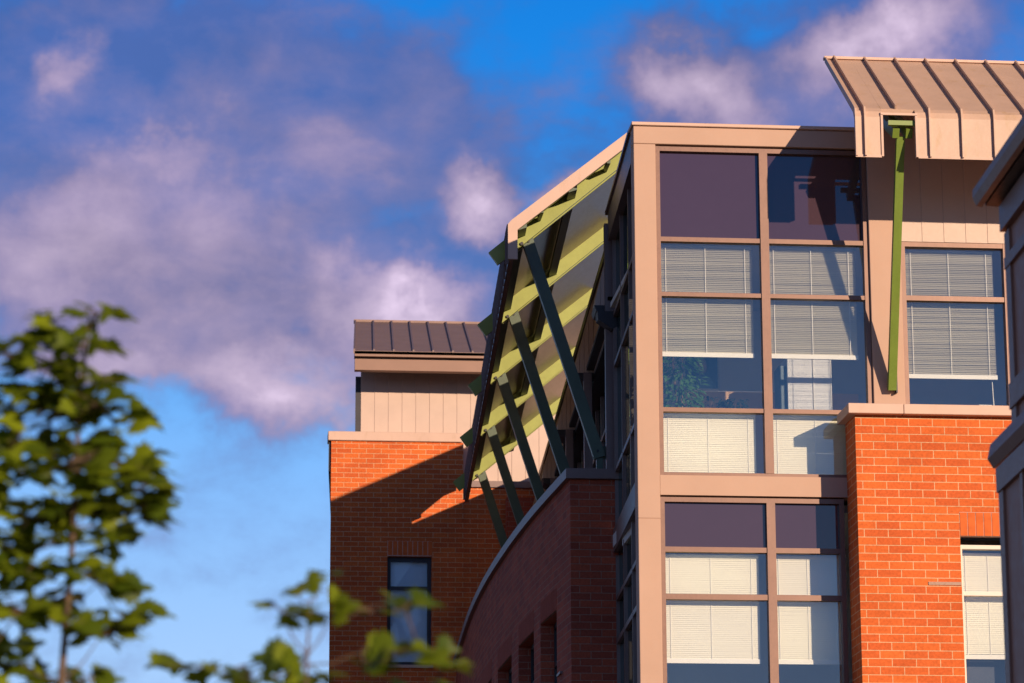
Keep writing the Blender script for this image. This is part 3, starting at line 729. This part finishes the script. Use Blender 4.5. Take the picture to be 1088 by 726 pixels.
def leaf_quad(m, p, d, n, L, W, fold=.25):
    d = d.normalized(); s_ = d.cross(n).normalized(); n = s_.cross(d)
    a = p; b = p+d*L*.45+s_*W*.5+n*W*fold*.5; c_ = p+d*L-n*L*.12; e = p+d*L*.45-s_*W*.5+n*W*fold*.5; mid = p+d*L*.5
    m.add([a, b, c_, e, mid], [(0, 1, 4), (1, 2, 4), (2, 3, 4), (3, 0, 4)])
def plant(name, label, loc, spread, hgt, n, mat, L):
    t = thing(name, label, 'plant', loc, 'potted plants at the office window')
    m = MB(); m.tube([(0, 0, 0), (0, 0, .3), (0, 0, .34), (0, 0, .35)], [.12, .17, .18, .15], 16); m.build('pot', 'pot_clay', t)
    m = MB()
    for k in range(5):
        a = random.uniform(0, 6.28); m.tube([(0, 0, .3), (math.cos(a)*.05, math.sin(a)*.05, hgt*.6), (math.cos(a)*spread*.5, math.sin(a)*spread*.5, hgt)], [.014, .010, .004], 6)
    m.build('stem', 'bark', t)
    m = MB()
    for k in range(n):
        a = random.uniform(0, 6.28); r = spread*math.sqrt(random.random()); z = random.uniform(hgt*.52, hgt*1.05)
        r *= 1-.35*((z/hgt-.75)/.35)**2 if z > hgt*.8 else 1
        p = Vector((r*math.cos(a), r*math.sin(a)*.7, z)); d = Vector((math.cos(a)+random.uniform(-.7, .7), math.sin(a)-.3+random.uniform(-.7, .7), random.uniform(-1.2, .1)))
        leaf_quad(m, p, d, Vector((random.uniform(-.5, .5), -.7, .8)).normalized(), L*random.uniform(.7, 1.2), L*.38)
    fo = m.build('foliage', mat, t)
plant('potted_plant', 'tall light green leafy plant at left edge of the upper window', (5.98, .75, 9.12), .29, 1.85, 520, 'house_leaf', .12)
plant('potted_plant', 'dark round bushy plant low behind the window, beside the mullion', (6.75, 1.2, 9.12), .22, 1.28, 420, 'house_leaf_dark', .09)
plant('potted_plant', 'thin dark plant between the tall green plant and the bushy one', (6.42, 1.3, 9.12), .15, 1.34, 110, 'house_leaf_dark', .10)
for x, l in ((8.03, 'small white fitting on stone coping, nearest the outer corner'), (8.20, 'small white fitting on stone coping, next to the green strut')):
    m = MB(); m.box(-.03, .03, -.03, .03, 0, .022); m.box(-.012, .012, -.012, .012, .022, .034); o = m.build('coping_fitting', 'white_plastic', bevel=.004); o.location = (x, -.56, 10.0185); tag(o, l, 'fitting', 'white fittings on the coping')
m = MB(); m.box(-.085, .085, -.02, .02, 0, .11); m.box(-.07, .07, -.024, -.02, .012, .095); o = m.build('tent_card', 'white_plastic'); o.location = (9.87, .13, 10.10); tag(o, 'small pale card standing inside the right window sill', 'card')
m = MB(); m.prism([(5.13, 12.36), (5.44, 12.36), (5.44, 12.16), (5.34, 12.10), (5.14, 12.24)], lambda u, v, t: (u+.2, t, v), 4.12, 4.36)
fl = m.build('wall_floodlight', 'dark_metal'); tag(fl, 'black wedge shaped floodlight under the first clad bulkhead of side wall', 'light')

# ================================================================== trees in front of the camera
MAPLE = [(0, 0), (.16, .06), (.42, -.06), (.40, .14), (.62, .22), (.44, .36), (.52, .50), (.36, .50), (.30, .62), (.14, .62), (.10, .86), (0, 1.0),
         (-.10, .86), (-.14, .62), (-.30, .62), (-.36, .50), (-.52, .50), (-.44, .36), (-.62, .22), (-.40, .14), (-.42, -.06), (-.16, .06)]
def maple_leaf(m, tones, p, d, n, L):
    d = d.normalized(); s_ = d.cross(n).normalized(); n = s_.cross(d)
    droop = random.uniform(.1, .4); cup = random.uniform(-.1, .25)
    pts = [p+d*(L*.42)]
    for u, v in MAPLE: pts.append(p+s_*(u*L)+d*(v*L)-n*(droop*v*v*L*.5)+n*(cup*abs(u)*L))
    nn = len(MAPLE); m.add(pts, [(0, 1+k, 1+(k+1) % nn) for k in range(nn)])
    t = random.random(); tones += [t]*nn
def tree(label, trunk, clusters, y0, dens, rnd):
    random.seed(rnd)
    bx, by = trunk[0][0], trunk[0][1]
    t = thing('maple_tree', label, 'tree', (bx, by, 0), 'young maples in front of the camera')
    loc = Vector((bx, by, 0))
    m = MB(); m.tube([Vector(p[:3])-loc for p in trunk], [p[3] for p in trunk], 10); m.build('trunk', 'bark', t, smooth=True)
    br = MB(); lf = MB(); tones = []; done = []
    for (x, z, rx, rz) in clusters:
        c_ = Vector((x, y0+random.uniform(-.14, .14), z))
        # twig from the trunk, rising gently outwards
        best = min(trunk, key=lambda q: abs(q[2]-(z-abs(x-q[0])*.35-.04)))
        a = Vector(best[:3])
        for q in done:
            if (q-c_).length < (a-c_).length and (q-a).length < (c_-a).length: a = q
        done.append(c_-Vector((0, 0, rz*.5))); mid = (a+c_)/2+Vector((0, 0, -.02))
        br.tube([a-loc, mid-loc, c_-loc-Vector((0, 0, rz*.5))], [.0035, .0025, .0015], 5)
        n = max(3, int(dens*rx/.05*(1+rz/.03)))
        for k in range(n):
            th = random.uniform(0, 6.28); r = math.sqrt(random.random())
            p = c_+Vector((rx*r*math.cos(th), rx*1.1*r*math.sin(th), rz*random.uniform(-1, 1)))
            out = Vector((math.cos(th)+ (.6 if x > best[0] else -.6), math.sin(th)*.8, random.uniform(-.35, .15)))
            nrm = Vector((random.uniform(-.45, .45), random.uniform(-.75, .15), 1)).normalized()
            if random.random() < .22: nrm = Vector((random.uniform(-.5, .5), -1, random.uniform(.1, .8))).normalized()
            maple_leaf(lf, tones, p-loc, out, nrm, random.uniform(.055, .105))
            br.tube([c_-loc-Vector((0, 0, rz*.5)), p-loc], [.0018, .0012], 4)
    br.build('branches', 'bark', t)
    o = lf.build('foliage', 'maple_leaf', t)
    at = o.data.attributes.new('tone', 'FLOAT', 'FACE')
    at.data.foreach_set('value', tones)
A = [(-0.347,3.792,0.054,0.019),(-0.468,3.762,0.065,0.027),(-0.418,3.713,0.07,0.027),(-0.499,3.733,0.032,0.022),(-0.371,3.663,0.07,0.024),(-0.496,3.633,0.081,0.032),(-0.598,3.64,0.059,0.032),(-0.408,3.574,0.065,0.027),(-0.542,3.566,0.081,0.032),(-0.324,3.625,0.038,0.019),(-0.594,3.516,0.065,0.038),(-0.46,3.512,0.091,0.032),(-0.331,3.504,0.086,0.03),(-0.245,3.48,0.032,0.019),(-0.524,3.429,0.097,0.038),(-0.391,3.42,0.108,0.035),(-0.269,3.378,0.081,0.038),(-0.21,3.341,0.043,0.022),(-0.561,3.338,0.07,0.043),(-0.428,3.332,0.108,0.038),(-0.299,3.295,0.091,0.032),(-0.208,3.275,0.054,0.022),(-0.185,3.194,0.048,0.016),(-0.26,3.22,0.081,0.03),(-0.398,3.231,0.097,0.038),(-0.531,3.216,0.081,0.043),(-0.581,3.134,0.054,0.043),(-0.449,3.136,0.07,0.032),(-0.33,3.159,0.081,0.027),(-0.407,3.055,0.059,0.027),(-0.538,3.032,0.07,0.038),(-0.47,2.974,0.07,0.032),(-0.326,3.008,0.07,0.027),(-0.245,2.923,0.065,0.019),(-0.314,2.874,0.07,0.024),(-0.415,2.894,0.059,0.024),(-0.547,2.92,0.07,0.038),(-0.557,2.813,0.07,0.043),(-0.476,2.747,0.07,0.038),(-0.346,2.762,0.032,0.016)]
A += [(-.70, 3.3, .1, .04), (-.72, 3.1, .1, .04), (-.3, 2.6, .1, .04), (-.55, 2.55, .12, .04), (-.45, 2.4, .14, .04), (-.7, 2.7, .1, .04)]
B = [(0.286,2.947,0.048,0.022),(0.222,2.91,0.032,0.019),(0.174,2.881,0.038,0.022),(0.231,2.856,0.054,0.027),(0.317,2.87,0.07,0.024),(0.401,2.883,0.059,0.024),(0.478,2.913,0.048,0.022),(0.517,2.892,0.038,0.019),(0.181,2.771,0.043,0.022),(0.242,2.741,0.059,0.032),(0.402,2.773,0.038,0.022),(0.405,2.737,0.027,0.022),(0.505,2.758,0.054,0.019),(0.563,2.754,0.038,0.016),(0.62,2.729,0.054,0.024),(-0.066,2.717,0.065,0.016),(-0.112,2.727,0.038,0.013),(0.015,2.698,0.059,0.019),(0.091,2.683,0.048,0.019),(0.162,2.699,0.054,0.019),(0.301,2.685,0.054,0.022),(0.594,2.688,0.059,0.022),(0.467,2.686,0.048,0.019)]
B += [(.2, 2.55, .12, .04), (.45, 2.5, .12, .04), (.0, 2.5, .12, .04), (.3, 2.35, .15, .05)]
tree('blurred young maple filling the left edge, its green crown against the sky', [(-.46, -30, 0, .032), (-.45, -30, 1.2, .024), (-.43, -30, 2.2, .015), (-.423, -30, 2.72, .011), (-.411, -30, 2.95, .009), (-.402, -30, 3.16, .008), (-.397, -30, 3.38, .007), (-.397, -30, 3.55, .006), (-.38, -30, 3.74, .004), (-.345, -30, 3.79, .002)], A, -30, 6.0, 11)
tree('blurred low maple sprig at bottom, crossing in front of the brick block', [(.27, -30.4, 0, .022), (.26, -30.4, 1.2, .016), (.25, -30.4, 2.2, .010), (.249, -30.4, 2.62, .006), (.253, -30.4, 2.75, .004), (.26, -30.4, 2.9, .003)], B, -30.4, 2.4, 5)
